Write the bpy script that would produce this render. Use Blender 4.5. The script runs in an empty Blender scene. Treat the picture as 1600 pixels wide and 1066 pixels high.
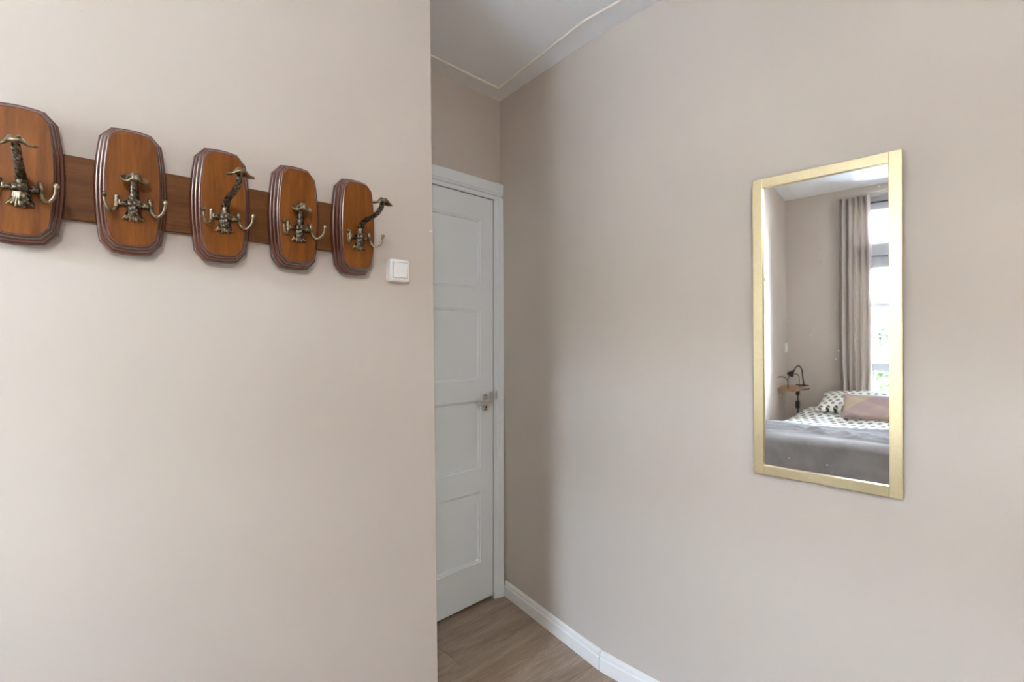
import bpy, bmesh, math, random
from mathutils import Vector, Matrix

random.seed(7)
scene = bpy.context.scene
R = math.radians

# ------------------------------------------------------------------ camera
# world: x runs from the window wall to the mirror wall, y towards the wall
# with the coat rack, z up.  Camera height 1.31 m.
H = 1.31
EX, EY = 0.7153, 0.6988
cam_d = bpy.data.cameras.new('camera')
cam_d.sensor_width = 36.0
cam_d.lens = 790.0 / 1600.0 * 36.0
cam_d.shift_y = -2.0 / 1600.0
cam_d.clip_start = 0.02
cam_d.clip_end = 400
cam = bpy.data.objects.new('camera', cam_d)
scene.collection.objects.link(cam)
cam.location = (0, 0, H)
cam.rotation_euler = (R(90), 0, -math.atan2(EY, EX))
scene.camera = cam

# ------------------------------------------------------------------ world, sun, exposure
SKY = 2.9
SUN = 0.8
LAMP = 13.2  # glow of the added, unseen pendant globe
world = bpy.data.worlds.new('sky')
scene.world = world
world.use_nodes = True
nt = world.node_tree
nt.nodes.clear()
sky = nt.nodes.new('ShaderNodeTexSky')
sky.sky_type = 'NISHITA'
sky.sun_disc = False
sky.sun_elevation = R(48)
sky.sun_rotation = R(90)
sky.dust_density = 1.0
hs = nt.nodes.new('ShaderNodeHueSaturation')
hs.inputs['Saturation'].default_value = 0.55
bg = nt.nodes.new('ShaderNodeBackground')
bg.inputs['Strength'].default_value = SKY
wo = nt.nodes.new('ShaderNodeOutputWorld')
nt.links.new(sky.outputs[0], hs.inputs['Color'])
nt.links.new(hs.outputs[0], bg.inputs['Color'])
nt.links.new(bg.outputs[0], wo.inputs['Surface'])

sun_d = bpy.data.lights.new('sun', 'SUN')
sun_d.energy = SUN
sun_d.angle = R(0.6)
sun_d.color = (1.0, 0.95, 0.87)
sun = bpy.data.objects.new('sun', sun_d)
scene.collection.objects.link(sun)
sun.rotation_euler = Vector((-0.75, 0.22, -0.95)).to_track_quat('-Z', 'Y').to_euler()

# light portal in the window opening (only guides the sampling of the sky)
pd = bpy.data.lights.new('window_portal', 'AREA')
pd.shape = 'RECTANGLE'
pd.size = 0.74
pd.size_y = 2.26
pd.cycles.is_portal = True
portal = bpy.data.objects.new('window_portal', pd)
scene.collection.objects.link(portal)
portal.location = (-2.30, 0.68, 1.32)
portal.rotation_euler = Vector((1, 0, 0)).to_track_quat('-Z', 'Z').to_euler()

vs = scene.view_settings
vs.view_transform = 'Standard'
vs.look = 'None'
vs.exposure = 2.97
vs.gamma = 1.0
vs.use_curve_mapping = False
scene.cycles.use_denoising = True
scene.cycles.max_bounces = 12
scene.cycles.diffuse_bounces = 8
scene.cycles.glossy_bounces = 6
scene.cycles.transparent_max_bounces = 16
scene.cycles.sample_clamp_indirect = 6.0
scene.cycles.caustics_reflective = False
scene.cycles.caustics_refractive = False

# ------------------------------------------------------------------ helpers
COL = scene.collection


def srgb(r, g, b):
    def f(c):
        c /= 255.0
        return c / 12.92 if c <= 0.04045 else ((c + 0.055) / 1.055) ** 2.4
    return (f(r), f(g), f(b), 1.0)


def tag(o, label=None, cat=None, group=None, kind=None):
    if label:
        o['label'] = label
    if cat:
        o['category'] = cat
    if group:
        o['group'] = group
    if kind:
        o['kind'] = kind
    return o


def empty(name, loc=(0, 0, 0), rz=0.0, parent=None):
    o = bpy.data.objects.new(name, None)
    o.empty_display_size = 0.05
    COL.objects.link(o)
    o.location = loc
    o.rotation_euler = (0, 0, rz)
    o.parent = parent
    return o


def obj(name, bm, mats, parent=None, smooth=False, loc=None, rot=None, bevel=0.0, seg=2, recalc=True):
    if recalc:
        bmesh.ops.recalc_face_normals(bm, faces=bm.faces[:])
    me = bpy.data.meshes.new(name)
    bm.to_mesh(me)
    bm.free()
    if not isinstance(mats, (list, tuple)):
        mats = [mats]
    for m in mats:
        me.materials.append(m)
    if smooth:
        for p in me.polygons:
            p.use_smooth = True
    o = bpy.data.objects.new(name, me)
    COL.objects.link(o)
    o.parent = parent
    if loc is not None:
        o.location = loc
    if rot is not None:
        o.rotation_euler = rot
    if bevel > 0:
        md = o.modifiers.new('bevel', 'BEVEL')
        md.width = bevel
        md.segments = seg
        md.limit_method = 'ANGLE'
        md.angle_limit = R(40)
    return o


def B():
    return bmesh.new()


def box(bm, x0, x1, y0, y1, z0, z1, mi=0):
    v = [bm.verts.new(p) for p in ((x0, y0, z0), (x1, y0, z0), (x1, y1, z0), (x0, y1, z0),
                                   (x0, y0, z1), (x1, y0, z1), (x1, y1, z1), (x0, y1, z1))]
    for q in ((0, 3, 2, 1), (4, 5, 6, 7), (0, 1, 5, 4), (1, 2, 6, 5), (2, 3, 7, 6), (3, 0, 4, 7)):
        f = bm.faces.new([v[i] for i in q])
        f.material_index = mi
    return bm


def bx(*a):
    return box(B(), *a)


def prism(bm, bot, top, z0, z1):
    """closed prism between two plan polygons of equal length"""
    a = [bm.verts.new((p[0], p[1], z0)) for p in bot]
    b = [bm.verts.new((p[0], p[1], z1)) for p in top]
    n = len(a)
    bm.faces.new(a[::-1])
    bm.faces.new(b)
    for i in range(n):
        j = (i + 1) % n
        bm.faces.new((a[i], a[j], b[j], b[i]))
    return bm


def sweep_profile(bm, prof, p0, p1, nrm):
    """extrude a 2-D profile (out, z) along p0->p1 (plan points); nrm = plan unit vector pointing out of the wall"""
    rows = []
    for p in (p0, p1):
        rows.append([bm.verts.new((p[0] + nrm[0] * o, p[1] + nrm[1] * o, z)) for o, z in prof])
    n = len(prof)
    for i in range(n):
        j = (i + 1) % n
        bm.faces.new((rows[0][i], rows[0][j], rows[1][j], rows[1][i]))
    bm.faces.new(rows[0][::-1])
    bm.faces.new(rows[1])
    return bm


def tube(bm, pts, rad, seg=10, flat=1.0, caps=True):
    """round tube through points; rad is a number or a list; flat squashes the second axis"""
    pts = [Vector(p) for p in pts]
    n = len(pts)
    if not isinstance(rad, (list, tuple)):
        rad = [rad] * n
    rings = []
    t0 = (pts[1] - pts[0]).normalized()
    up = Vector((0, 0, 1)) if abs(t0.z) < 0.9 else Vector((1, 0, 0))
    u = t0.cross(up).normalized()
    for i in range(n):
        if i == 0:
            t = pts[1] - pts[0]
        elif i == n - 1:
            t = pts[-1] - pts[-2]
        else:
            t = pts[i + 1] - pts[i - 1]
        t.normalize()
        u = (u - t * u.dot(t)).normalized()
        w = t.cross(u)
        rings.append([bm.verts.new(pts[i] + (u * math.cos(2 * math.pi * k / seg) + w * (flat * math.sin(2 * math.pi * k / seg))) * rad[i])
                      for k in range(seg)])
    for i in range(n - 1):
        for k in range(seg):
            j = (k + 1) % seg
            bm.faces.new((rings[i][k], rings[i][j], rings[i + 1][j], rings[i + 1][k]))
    if caps:
        bm.faces.new(rings[0][::-1])
        bm.faces.new(rings[-1])
    return bm


def spline(pts, n=8):
    """Catmull-Rom through 3-D points"""
    P = [Vector(p) for p in pts]
    P = [P[0] * 2 - P[1]] + P + [P[-1] * 2 - P[-2]]
    out = []
    for i in range(1, len(P) - 2):
        for k in range(n):
            t = k / n
            a, b, c, d = P[i - 1], P[i], P[i + 1], P[i + 2]
            out.append(0.5 * ((2 * b) + (c - a) * t + (2 * a - 5 * b + 4 * c - d) * t * t + (3 * b - a - 3 * c + d) * t ** 3))
    out.append(P[-2])
    return out


def ball(bm, c, r, seg=10, rings=7, sc=(1, 1, 1)):
    m = Matrix.Translation(Vector(c)) @ Matrix.Diagonal((sc[0], sc[1], sc[2], 1))
    bmesh.ops.create_uvsphere(bm, u_segments=seg, v_segments=rings, radius=r, matrix=m)
    return bm


def lathe(bm, prof, seg=24, c=(0, 0, 0)):
    rows = []
    for r, z in prof:
        rows.append([bm.verts.new((c[0] + r * math.cos(2 * math.pi * k / seg), c[1] + r * math.sin(2 * math.pi * k / seg), c[2] + z)) for k in range(seg)])
    for i in range(len(rows) - 1):
        for k in range(seg):
            j = (k + 1) % seg
            bm.faces.new((rows[i][k], rows[i][j], rows[i + 1][j], rows[i + 1][k]))
    bm.faces.new(rows[0][::-1])
    bm.faces.new(rows[-1])
    return bm


# ------------------------------------------------------------------ materials
class N:
    """small node-tree builder"""
    def __init__(self, name, rough=0.5, metal=0.0, col=(0.8, 0.8, 0.8, 1), spec=0.5):
        self.m = bpy.data.materials.new(name)
        self.m.use_nodes = True
        self.t = self.m.node_tree
        self.p = self.t.nodes['Principled BSDF']
        self.p.inputs['Base Color'].default_value = col
        self.p.inputs['Roughness'].default_value = rough
        self.p.inputs['Metallic'].default_value = metal
        self.p.inputs['Specular IOR Level'].default_value = spec
        self.m.diffuse_color = col

    def n(self, typ, **kw):
        nd = self.t.nodes.new(typ)
        for k, v in kw.items():
            if k in nd.inputs:
                nd.inputs[k].default_value = v
            else:
                setattr(nd, k, v)
        return nd

    def l(self, a, b):
        self.t.links.new(a, b)

    def coords(self, scale=(1, 1, 1), rot=(0, 0, 0), kind='Object', rnd=0.0):
        tc = self.n('ShaderNodeTexCoord')
        mp = self.n('ShaderNodeMapping')
        mp.inputs['Scale'].default_value = scale
        mp.inputs['Rotation'].default_value = rot
        src = tc.outputs[kind]
        if rnd:
            oi = self.n('ShaderNodeObjectInfo')
            mu = self.n('ShaderNodeMath', operation='MULTIPLY')
            mu.inputs[1].default_value = rnd
            self.l(oi.outputs['Random'], mu.inputs[0])
            ad = self.n('ShaderNodeVectorMath', operation='ADD')
            self.l(src, ad.inputs[0])
            self.l(mu.outputs[0], ad.inputs[1])
            src = ad.outputs[0]
        self.l(src, mp.inputs['Vector'])
        return mp.outputs[0]

    def noise(self, vec, scale, detail=4, rough=0.5, dist=0.0):
        nd = self.n('ShaderNodeTexNoise')
        nd.inputs['Scale'].default_value = scale
        nd.inputs['Detail'].default_value = detail
        nd.inputs['Roughness'].default_value = rough
        nd.inputs['Distortion'].default_value = dist
        self.l(vec, nd.inputs['Vector'])
        return nd.outputs['Fac']

    def ramp(self, fac, stops, interp='LINEAR'):
        r = self.n('ShaderNodeValToRGB')
        r.color_ramp.interpolation = interp
        e = r.color_ramp.elements
        while len(e) < len(stops):
            e.new(0.5)
        for i, (p, c) in enumerate(stops):
            e[i].position = p
            e[i].color = c
        self.l(fac, r.inputs[0])
        return r.outputs[0]

    def mix(self, fac, a, b, mode='MIX'):
        mx = self.n('ShaderNodeMix', data_type='RGBA', blend_type=mode)
        if isinstance(fac, (int, float)):
            mx.inputs[0].default_value = fac
        else:
            self.l(fac, mx.inputs[0])
        for i, s in ((6, a), (7, b)):
            if isinstance(s, tuple):
                mx.inputs[i].default_value = s
            else:
                self.l(s, mx.inputs[i])
        return mx.outputs[2]

    def math(self, op, a, b=None):
        md = self.n('ShaderNodeMath', operation=op)
        for i, s in ((0, a), (1, b)):
            if s is None:
                continue
            if isinstance(s, (int, float)):
                md.inputs[i].default_value = s
            else:
                self.l(s, md.inputs[i])
        return md.outputs[0]

    def bump(self, h, strength=0.2, dist=0.002):
        b = self.n('ShaderNodeBump')
        b.inputs['Strength'].default_value = strength
        b.inputs['Distance'].default_value = dist
        self.l(h, b.inputs['Height'])
        self.l(b.outputs[0], self.p.inputs['Normal'])

    def color(self, c):
        self.l(c, self.p.inputs['Base Color'])


def paint(name, c, var=0.04, rough=0.75, bump=0.12, scale=90, spec=0.3):
    w = N(name, rough=rough, col=c, spec=spec)
    v = w.coords()
    big = w.noise(v, 1.7, 3, 0.5)
    d = tuple(x * (1 - var) for x in c[:3]) + (1,)
    e = tuple(min(1, x * (1 + var)) for x in c[:3]) + (1,)
    w.color(w.ramp(big, [(0.3, d), (0.7, e)]))
    w.bump(w.noise(v, scale, 3, 0.6), bump, 0.0015)
    return w.m


def wood(name, dark, mid, light, scale=(14, 14, 1.6), rough=0.35, rnd=9.0, coat=0.0, bump=0.08, spec=0.5):
    w = N(name, rough=rough, col=mid, spec=spec)
    v = w.coords(scale=scale, rnd=rnd)
    g = w.noise(v, 3.0, 6, 0.6, 0.6)
    fine = w.noise(v, 16.0, 3, 0.6)
    c1 = w.ramp(g, [(0.25, dark), (0.5, mid), (0.75, light)])
    c2 = w.ramp(fine, [(0.35, (0.72, 0.72, 0.72, 1)), (0.6, (1, 1, 1, 1))])
    w.color(w.mix(0.6, c1, c2, 'MULTIPLY'))
    w.bump(fine, bump, 0.0008)
    if coat:
        w.p.inputs['Coat Weight'].default_value = coat
        w.p.inputs['Coat Roughness'].default_value = 0.2
    return w.m


M = {}
M['wall'] = paint('beige_wall_paint', srgb(203, 194, 185), 0.025, 0.6, 0.10, 120, 0.35)
M['ceiling'] = paint('ceiling_paint', srgb(245, 248, 252), 0.01, 0.85, 0.10, 70)
M['bead'] = paint('white_bead_paint', srgb(244, 240, 234), 0.01, 0.6, 0.05, 40)
M['white_gloss'] = paint('white_door_paint', srgb(236, 244, 248), 0.02, 0.38, 0.05, 25, 0.5)
M['baseboard'] = paint('white_baseboard_paint', srgb(240, 240, 238), 0.02, 0.35, 0.04, 30, 0.5)
M['frame_grey'] = paint('grey_window_paint', srgb(178, 182, 187), 0.02, 0.45, 0.03, 30, 0.5)
M['plastic'] = N('white_plastic', 0.32, col=srgb(240, 240, 238)).m
M['black'] = N('black_metal', 0.45, col=srgb(34, 32, 30)).m
M['chrome'] = N('satin_nickel', 0.36, metal=1.0, col=srgb(228, 225, 218)).m
M['dark_hole'] = N('dark_keyhole', 0.6, col=srgb(30, 28, 26)).m
M['wood_face'] = wood('varnished_wood_face', srgb(96, 50, 14), srgb(124, 70, 22), srgb(144, 86, 30), rough=0.42, spec=0.22)
M['wood_edge'] = wood('varnished_wood_moulding', srgb(80, 40, 26), srgb(92, 48, 33), srgb(104, 57, 40), rough=0.24, coat=1.0, bump=0.0, scale=(5, 5, 1.2))
M['wood_rail'] = wood('wood_rail', srgb(92, 54, 22), srgb(112, 69, 30), srgb(128, 82, 40), scale=(1.6, 14, 14), rough=0.5, spec=0.25)
M['wood_shelf'] = wood('light_pine', srgb(156, 118, 84), srgb(176, 138, 102), srgb(192, 156, 120), scale=(3, 12, 12), rough=0.5)

# antique brass
w = N('antique_brass', 0.34, metal=1.0)
v = w.coords()
nz = w.noise(v, 140, 4, 0.65)
w.color(w.ramp(nz, [(0.38, srgb(44, 39, 35)), (0.52, srgb(98, 88, 74)), (0.68, srgb(190, 178, 156))]))
w.bump(nz, 0.9, 0.0025)
w.l(w.ramp(nz, [(0.4, (0.5, 0.5, 0.5, 1)), (0.7, (0.22, 0.22, 0.22, 1))]), w.p.inputs['Roughness'])
M['brass'] = w.m
w = N('bright_brass', 0.3, metal=1.0)
v = w.coords()
nz = w.noise(v, 90, 3, 0.6)
w.color(w.ramp(nz, [(0.38, srgb(78, 69, 54)), (0.66, srgb(196, 182, 150))]))
w.bump(nz, 0.5, 0.0015)
M['brass_bright'] = w.m

# gold mirror frame, brushed
w = N('gold_frame', 0.36, metal=1.0)
v = w.coords(scale=(30, 30, 30))
nz = w.noise(v, 4, 3, 0.5)
w.color(w.ramp(nz, [(0.3, srgb(222, 205, 166)), (0.7, srgb(227, 211, 174))]))
M['gold'] = w.m

M['mirror'] = N('mirror_glass', 0.02, metal=1.0, col=(0.93, 0.94, 0.94, 1)).m
M['fleck'] = N('dried_white_fleck', 0.8, col=srgb(240, 238, 232)).m

# thin window glass
w = N('window_glass')
tr = w.n('ShaderNodeBsdfTransparent')
tr.inputs['Color'].default_value = (0.96, 0.98, 0.97, 1)
gl = w.n('ShaderNodeBsdfGlossy')
gl.inputs['Roughness'].default_value = 0.0
fr = w.n('ShaderNodeFresnel')
fr.inputs['IOR'].default_value = 1.45
ms = w.n('ShaderNodeMixShader')
w.l(fr.outputs[0], ms.inputs[0])
w.l(tr.outputs[0], ms.inputs[1])
w.l(gl.outputs[0], ms.inputs[2])
w.l(ms.outputs[0], w.t.nodes['Material Output'].inputs['Surface'])
M['glass'] = w.m

# floor planks
w = N('floor_plank', 0.42, spec=0.4)
v = w.coords(scale=(1.3, 9, 9), rnd=37.0)
g = w.noise(v, 2.2, 7, 0.62, 1.1)
v2 = w.coords(scale=(1.0, 3.2, 3.2), rnd=21.0)
wv = w.n('ShaderNodeTexWave', wave_type='RINGS', rings_direction='Z')
wv.inputs['Scale'].default_value = 7.0
wv.inputs['Distortion'].default_value = 9.0
wv.inputs['Detail'].default_value = 3.0
w.l(v2, wv.inputs['Vector'])
fine = w.noise(w.coords(scale=(4, 45, 45), rnd=11.0), 3.0, 4, 0.65, 0.4)
oi = w.n('ShaderNodeObjectInfo')
c1 = w.ramp(g, [(0.28, srgb(144, 124, 106)), (0.5, srgb(170, 150, 131)), (0.75, srgb(190, 172, 152))])
c2 = w.mix(0.14, c1, w.ramp(wv.outputs['Fac'], [(0.1, srgb(110, 92, 76)), (0.8, srgb(255, 255, 255))]), 'MULTIPLY')
c3 = w.mix(0.2, c2, w.ramp(fine, [(0.3, (0.6, 0.6, 0.6, 1)), (0.7, (1, 1, 1, 1))]), 'MULTIPLY')
c4 = w.mix(0.5, c3, w.ramp(oi.outputs['Random'], [(0.0, (0.8, 0.8, 0.8, 1)), (1.0, (1.0, 1.0, 1.0, 1))]), 'MULTIPLY')
w.color(c4)
w.bump(fine, 0.08, 0.0006)
M['plank'] = w.m
M['subfloor'] = N('dark_underlay', 0.9, col=srgb(60, 50, 42)).m


# printed fabric: rows of dark leaf motifs on white
def printed(name, pitch, axes=(0, 1), px=None):
    px = px or pitch
    w = N(name, 0.85, spec=0.2)
    tc = w.n('ShaderNodeTexCoord')
    sp = w.n('ShaderNodeSeparateXYZ')
    nz = w.n('ShaderNodeTexNoise')
    nz.inputs['Scale'].default_value = 30.0
    w.l(tc.outputs['Object'], nz.inputs['Vector'])
    sub = w.n('ShaderNodeVectorMath', operation='SUBTRACT')
    w.l(nz.outputs['Color'], sub.inputs[0])
    sub.inputs[1].default_value = (0.5, 0.5, 0.5)
    scl = w.n('ShaderNodeVectorMath', operation='SCALE')
    scl.inputs['Scale'].default_value = 0.014
    w.l(sub.outputs[0], scl.inputs[0])
    ad = w.n('ShaderNodeVectorMath', operation='ADD')
    w.l(tc.outputs['Object'], ad.inputs[0])
    w.l(scl.outputs[0], ad.inputs[1])
    w.l(ad.outputs[0], sp.inputs[0])
    a = w.math('SUBTRACT', w.math('FRACT', w.math('DIVIDE', sp.outputs[axes[0]], px)), 0.5)
    rowi = w.math('MODULO', w.math('FLOOR', w.math('DIVIDE', sp.outputs[axes[0]], px)), 2.0)
    b = w.math('SUBTRACT', w.math('FRACT', w.math('ADD', w.math('DIVIDE', sp.outputs[axes[1]], pitch), w.math('MULTIPLY', rowi, 0.5))), 0.5)
    r2 = w.math('ADD', w.math('MULTIPLY', a, a), w.math('MULTIPLY', w.math('MULTIPLY', b, b), 1.3))
    inside = w.math('LESS_THAN', r2, 0.105)
    # a pale vein through each leaf
    vein = w.math('GREATER_THAN', w.math('ABSOLUTE', w.math('ADD', a, w.math('MULTIPLY', b, 0.5))), 0.045)
    w.color(w.mix(w.math('MULTIPLY', inside, vein), srgb(236, 236, 228), srgb(44, 48, 54)))
    return w.m


M['print'] = printed('leaf_print_cotton', 0.054)
M['print_duvet'] = printed('leaf_print_duvet', 0.060, px=0.094)
M['mattress'] = paint('mattress_fabric', srgb(214, 212, 208), 0.02, 0.9, 0.2, 300)
M['base_fabric'] = paint('grey_base_fabric', srgb(120, 122, 126), 0.04, 0.95, 0.3, 400)
w = N('grey_blanket', 0.9, col=srgb(168, 172, 178), spec=0.2)
v = w.coords(scale=(1, 1, 1))
wn = w.noise(v, 260, 3, 0.7)
w.color(w.ramp(w.noise(v, 9, 4, 0.6), [(0.3, srgb(164, 167, 172)), (0.7, srgb(188, 191, 196))]))
w.bump(wn, 0.3, 0.001)
w.p.inputs['Sheen Weight'].default_value = 0.3
M['blanket'] = w.m

w = N('geometric_cushion_fabric', 0.85, spec=0.2)
v = w.coords(rot=(0, 0, R(38)), scale=(3.9, 3.9, 3.9))
sp = w.n('ShaderNodeSeparateXYZ')
w.l(v, sp.inputs[0])
t1 = w.math('FRACT', sp.outputs[0])
t2 = w.math('FRACT', w.math('ADD', w.math('MULTIPLY', sp.outputs[1], 0.8), w.math('MULTIPLY', sp.outputs[0], 0.45)))
ca = w.ramp(t1, [(0.0, srgb(184, 164, 160)), (0.34, srgb(190, 175, 156)), (0.67, srgb(176, 158, 157))], 'CONSTANT')
cb = w.ramp(t2, [(0.0, (1, 1, 1, 1)), (0.5, (0.86, 0.84, 0.86, 1))], 'CONSTANT')
w.color(w.mix(0.8, ca, cb, 'MULTIPLY'))
M['cushion'] = w.m

w = N('curtain_linen', 0.9, col=srgb(196, 186, 178), spec=0.15)
v = w.coords(scale=(1, 1, 0.15))
w.color(w.ramp(w.noise(v, 200, 3, 0.6), [(0.3, srgb(208, 199, 192)), (0.7, srgb(222, 214, 208))]))
trl = w.n('ShaderNodeBsdfTranslucent')
trl.inputs['Color'].default_value = srgb(200, 190, 180)
ms = w.n('ShaderNodeMixShader')
ms.inputs[0].default_value = 0.35
w.l(w.p.outputs[0], ms.inputs[1])
w.l(trl.outputs[0], ms.inputs[2])
w.l(ms.outputs[0], w.t.nodes['Material Output'].inputs['Surface'])
M['curtain'] = w.m

# outdoors
M['render_white'] = paint('pale_facade', srgb(156, 152, 148), 0.03, 0.9, 0.2, 8)
M['concrete'] = paint('balcony_concrete', srgb(150, 149, 146), 0.04, 0.9, 0.2, 8)
M['brick_far'] = paint('brown_brick_far', srgb(170, 140, 122), 0.08, 0.9, 0.2, 20)
M['dark_glass'] = N('far_window_glass', 0.3, col=srgb(18, 20, 22), spec=0.1).m
M['rail_white'] = N('pale_railing', 0.5, col=srgb(176, 176, 172)).m
M['bark'] = paint('bark', srgb(98, 84, 70), 0.2, 0.9, 0.5, 20)
w = N('leaf_green', 0.6, col=srgb(110, 140, 60))
oi = w.n('ShaderNodeObjectInfo')
w.color(w.ramp(w.noise(w.coords(), 3.0, 3, 0.6), [(0.3, srgb(30, 46, 18)), (0.55, srgb(46, 64, 24)), (0.75, srgb(70, 80, 32))]))
M['leaf'] = w.m
M['bounce_ground'] = paint('pale_bounce_ground', srgb(218, 221, 226), 0.05, 0.95, 0.3, 6)  # courtyard ground made pale so it bounces daylight up to the ceiling
M['pot'] = N('white_ceramic', 0.35, col=srgb(232, 230, 226)).m
M['soil'] = paint('soil', srgb(70, 56, 44), 0.1, 0.95, 0.4, 60)
w = N('added_lamp_glass', 0.3, col=(0.9, 0.88, 0.82, 1))
w.p.inputs['Emission Color'].default_value = (1.0, 0.975, 0.945, 1)
w.p.inputs['Emission Strength'].default_value = LAMP
M['opal'] = w.m

# ------------------------------------------------------------------ plan
CZ = 2.53                                   # ceiling height
XW = -2.03                                  # window wall
YB = -2.20                                  # wall behind the camera's right
DD = Vector((0.99989, 0.0147))              # door wall direction (towards the corner)
CORNER = Vector((1.7757, 1.8971))
KINK = Vector((1.6562, 1.1862))             # wall_right bends here
RA = -R(1.95)                               # rack wall direction angle
RDIR = Vector((math.cos(RA), math.sin(RA)))
RORG = Vector((0.8066, 1.3090))             # light switch point on the rack wall


def rack_pt(x):                             # point on rack wall with world x
    return Vector((x, RORG.y + (x - RORG.x) * math.tan(RA)))


LK = rack_pt(-0.20)                         # rack wall bends here (outside the picture)
LC = Vector((XW, 1.64))                     # corner with the window wall


def wall_end(z):
    return rack_pt(0.9476 - (z - 0.236) * 0.0132)


# ------------------------------------------------------------------ structure
def T2(v):
    return (v[0], v[1])


bm = B()
wt = 0.10
e0, e1 = wall_end(0), wall_end(CZ)
prism(bm, [T2(LC), T2(LK), T2(e0), (e0.x + 0.006, e0.y + wt), (LK.x, LK.y + wt), (LC.x - 0.3, LC.y + wt), (LC.x - 0.3, LC.y + 0.01)],
      [T2(LC), T2(LK), T2(e1), (e1.x + 0.006, e1.y + wt), (LK.x, LK.y + wt), (LC.x - 0.3, LC.y + wt), (LC.x - 0.3, LC.y + 0.01)], 0, CZ)
wall_left = tag(obj('wall_left', bm, M['wall'], bevel=0.003), kind='structure')

def kink_arc(c):
    d1 = (Vector(T2(c)) - KINK).normalized()
    a, b = KINK + d1 * 0.16, KINK - Vector((0, 0.16))
    out = []
    for k in range(9):
        t = k / 8
        out.append(T2(a * (1 - t) ** 2 + KINK * (2 * t * (1 - t)) + b * t * t))
    return out


cb = CORNER + DD * 0.020
ct = CORNER - DD * 0.009
bm = B()
prism(bm, [T2(cb)] + kink_arc(cb) + [(KINK.x, YB - 0.12), (KINK.x + 0.3, YB - 0.12), (KINK.x + 0.3, CORNER.y + 0.12), (cb.x + 0.003, CORNER.y + 0.12)],
      [T2(ct)] + kink_arc(ct) + [(KINK.x, YB - 0.12), (KINK.x + 0.3, YB - 0.12), (KINK.x + 0.3, CORNER.y + 0.12), (ct.x + 0.003, CORNER.y + 0.12)], 0, CZ)
wall_right = tag(obj('wall_right', bm, M['wall']), kind='structure')
for p in wall_right.data.polygons:
    p.use_smooth = abs(p.normal.z) < 0.5
wall_right.data.set_sharp_from_angle(angle=R(30))

# door wall: local frame, x along the wall (0 at the corner), y into the wall
door_rz = math.atan2(DD.y, DD.x)
door_org = (CORNER.x, CORNER.y, 0)
DL, DR, DT = -0.890, -0.052, 2.022          # opening
bm = B()
box(bm, -1.15, 0.03, 0, 0.12, DT, CZ)
box(bm, -1.15, DL, 0, 0.12, 0, DT)
box(bm, DR, 0.03, 0, 0.12, 0, DT)
box(bm, -1.15, 0.03, 0.121, 0.15, -0.1, CZ)  # unseen slab added behind the door to stop sky light leaking under it
wall_door = tag(obj('wall_door', bm, M['wall'], loc=door_org, rot=(0, 0, door_rz)), kind='structure')
tag(obj('wall_hall', bx(0.62, 0.68, 1.40, 2.02, 0, CZ), M['wall']), kind='structure')

# window wall with opening
WY0, WY1, WZ0, WZ1 = 0.31, 1.05, 0.12, 2.452
bm = B()
wx0, wx1 = XW - 0.28, XW
box(bm, wx0, wx1, YB - 0.12, WY0, 0, CZ)
box(bm, wx0, wx1, WY1, LC.y + 0.02, 0, CZ)
box(bm, wx0, wx1, WY0, WY1, WZ1, CZ)
box(bm, wx0, wx1, WY0, WY1, 0, WZ0)
wall_window = tag(obj('wall_window', bm, M['wall']), kind='structure')
tag(obj('wall_back', bx(XW - 0.28, KINK.x + 0.3, YB - 0.12, YB, 0, CZ), M['wall']), kind='structure')

ceiling = tag(obj('ceiling', bx(XW - 0.30, KINK.x + 0.32, YB - 0.14, CORNER.y + 0.14, CZ, CZ + 0.25), M['ceiling']), kind='structure')
# plaster bead on the ceiling, a hand's width from the walls
bead_pts = [(0.70, 1.786), (1.668, 1.800), (1.549, 1.196), (1.549, YB + 0.10), (XW + 0.10, YB + 0.10), (XW + 0.10, 1.52), (-0.16, 1.262), (0.84, 1.205)]
bm = B()
for a, b in zip(bead_pts[:-1], bead_pts[1:]):
    a, b = Vector(a), Vector(b)
    d = (b - a).normalized()
    nrm = Vector((-d.y, d.x))
    a2, b2 = a - d * 0.004, b + d * 0.004
    w_, t_ = 0.0065, 0.006
    pr = [(-w_, CZ), (-w_ * 0.8, CZ - t_ * 0.7), (0, CZ - t_), (w_ * 0.8, CZ - t_ * 0.7), (w_, CZ)]
    sweep_profile(bm, pr, a2, b2, nrm)
tag(obj('trim_2', bm, M['bead']), kind='structure')

# floor and planks (run from the window wall to the mirror wall)
floor = tag(obj('floor', bx(XW - 0.30, KINK.x + 0.32, YB - 0.14, CORNER.y + 0.14, -0.15, -0.008), M['subfloor']), kind='structure')
PLW, PLL = 0.19, 1.28
plank_me = None
y = YB + 0.002
row = 0
while y < CORNER.y + 0.12:
    x = XW - 0.02 - (row * 0.47 % 1.0) * PLL
    while x < KINK.x + 0.14:
        x0, x1 = max(x, XW - 0.02), min(x + PLL, KINK.x + 0.16)
        if x1 - x0 > 0.05:
            if x1 - x0 > PLL - 0.001 and plank_me is not None:
                p = bpy.data.objects.new('plank', plank_me)
                COL.objects.link(p)
            else:
                L = x1 - x0
                p = obj('plank', bx(-L / 2 + 0.0006, L / 2 - 0.0006, -PLW / 2 + 0.0006, PLW / 2 - 0.0006, -0.008, 0.0), M['plank'])
                bmm = bmesh.new()
                bmm.from_mesh(p.data)
                top = [e for e in bmm.edges if all(v.co.z > -0.001 for v in e.verts)]
                bmesh.ops.bevel(bmm, geom=top, offset=0.0012, segments=1, affect='EDGES')
                bmm.to_mesh(p.data)
                bmm.free()
                if L > PLL - 0.001:
                    plank_me = p.data
            p.location = ((x0 + x1) / 2, y + PLW / 2, 0)
            p.parent = floor
        x += PLL
    y += PLW
    row += 1

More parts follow.
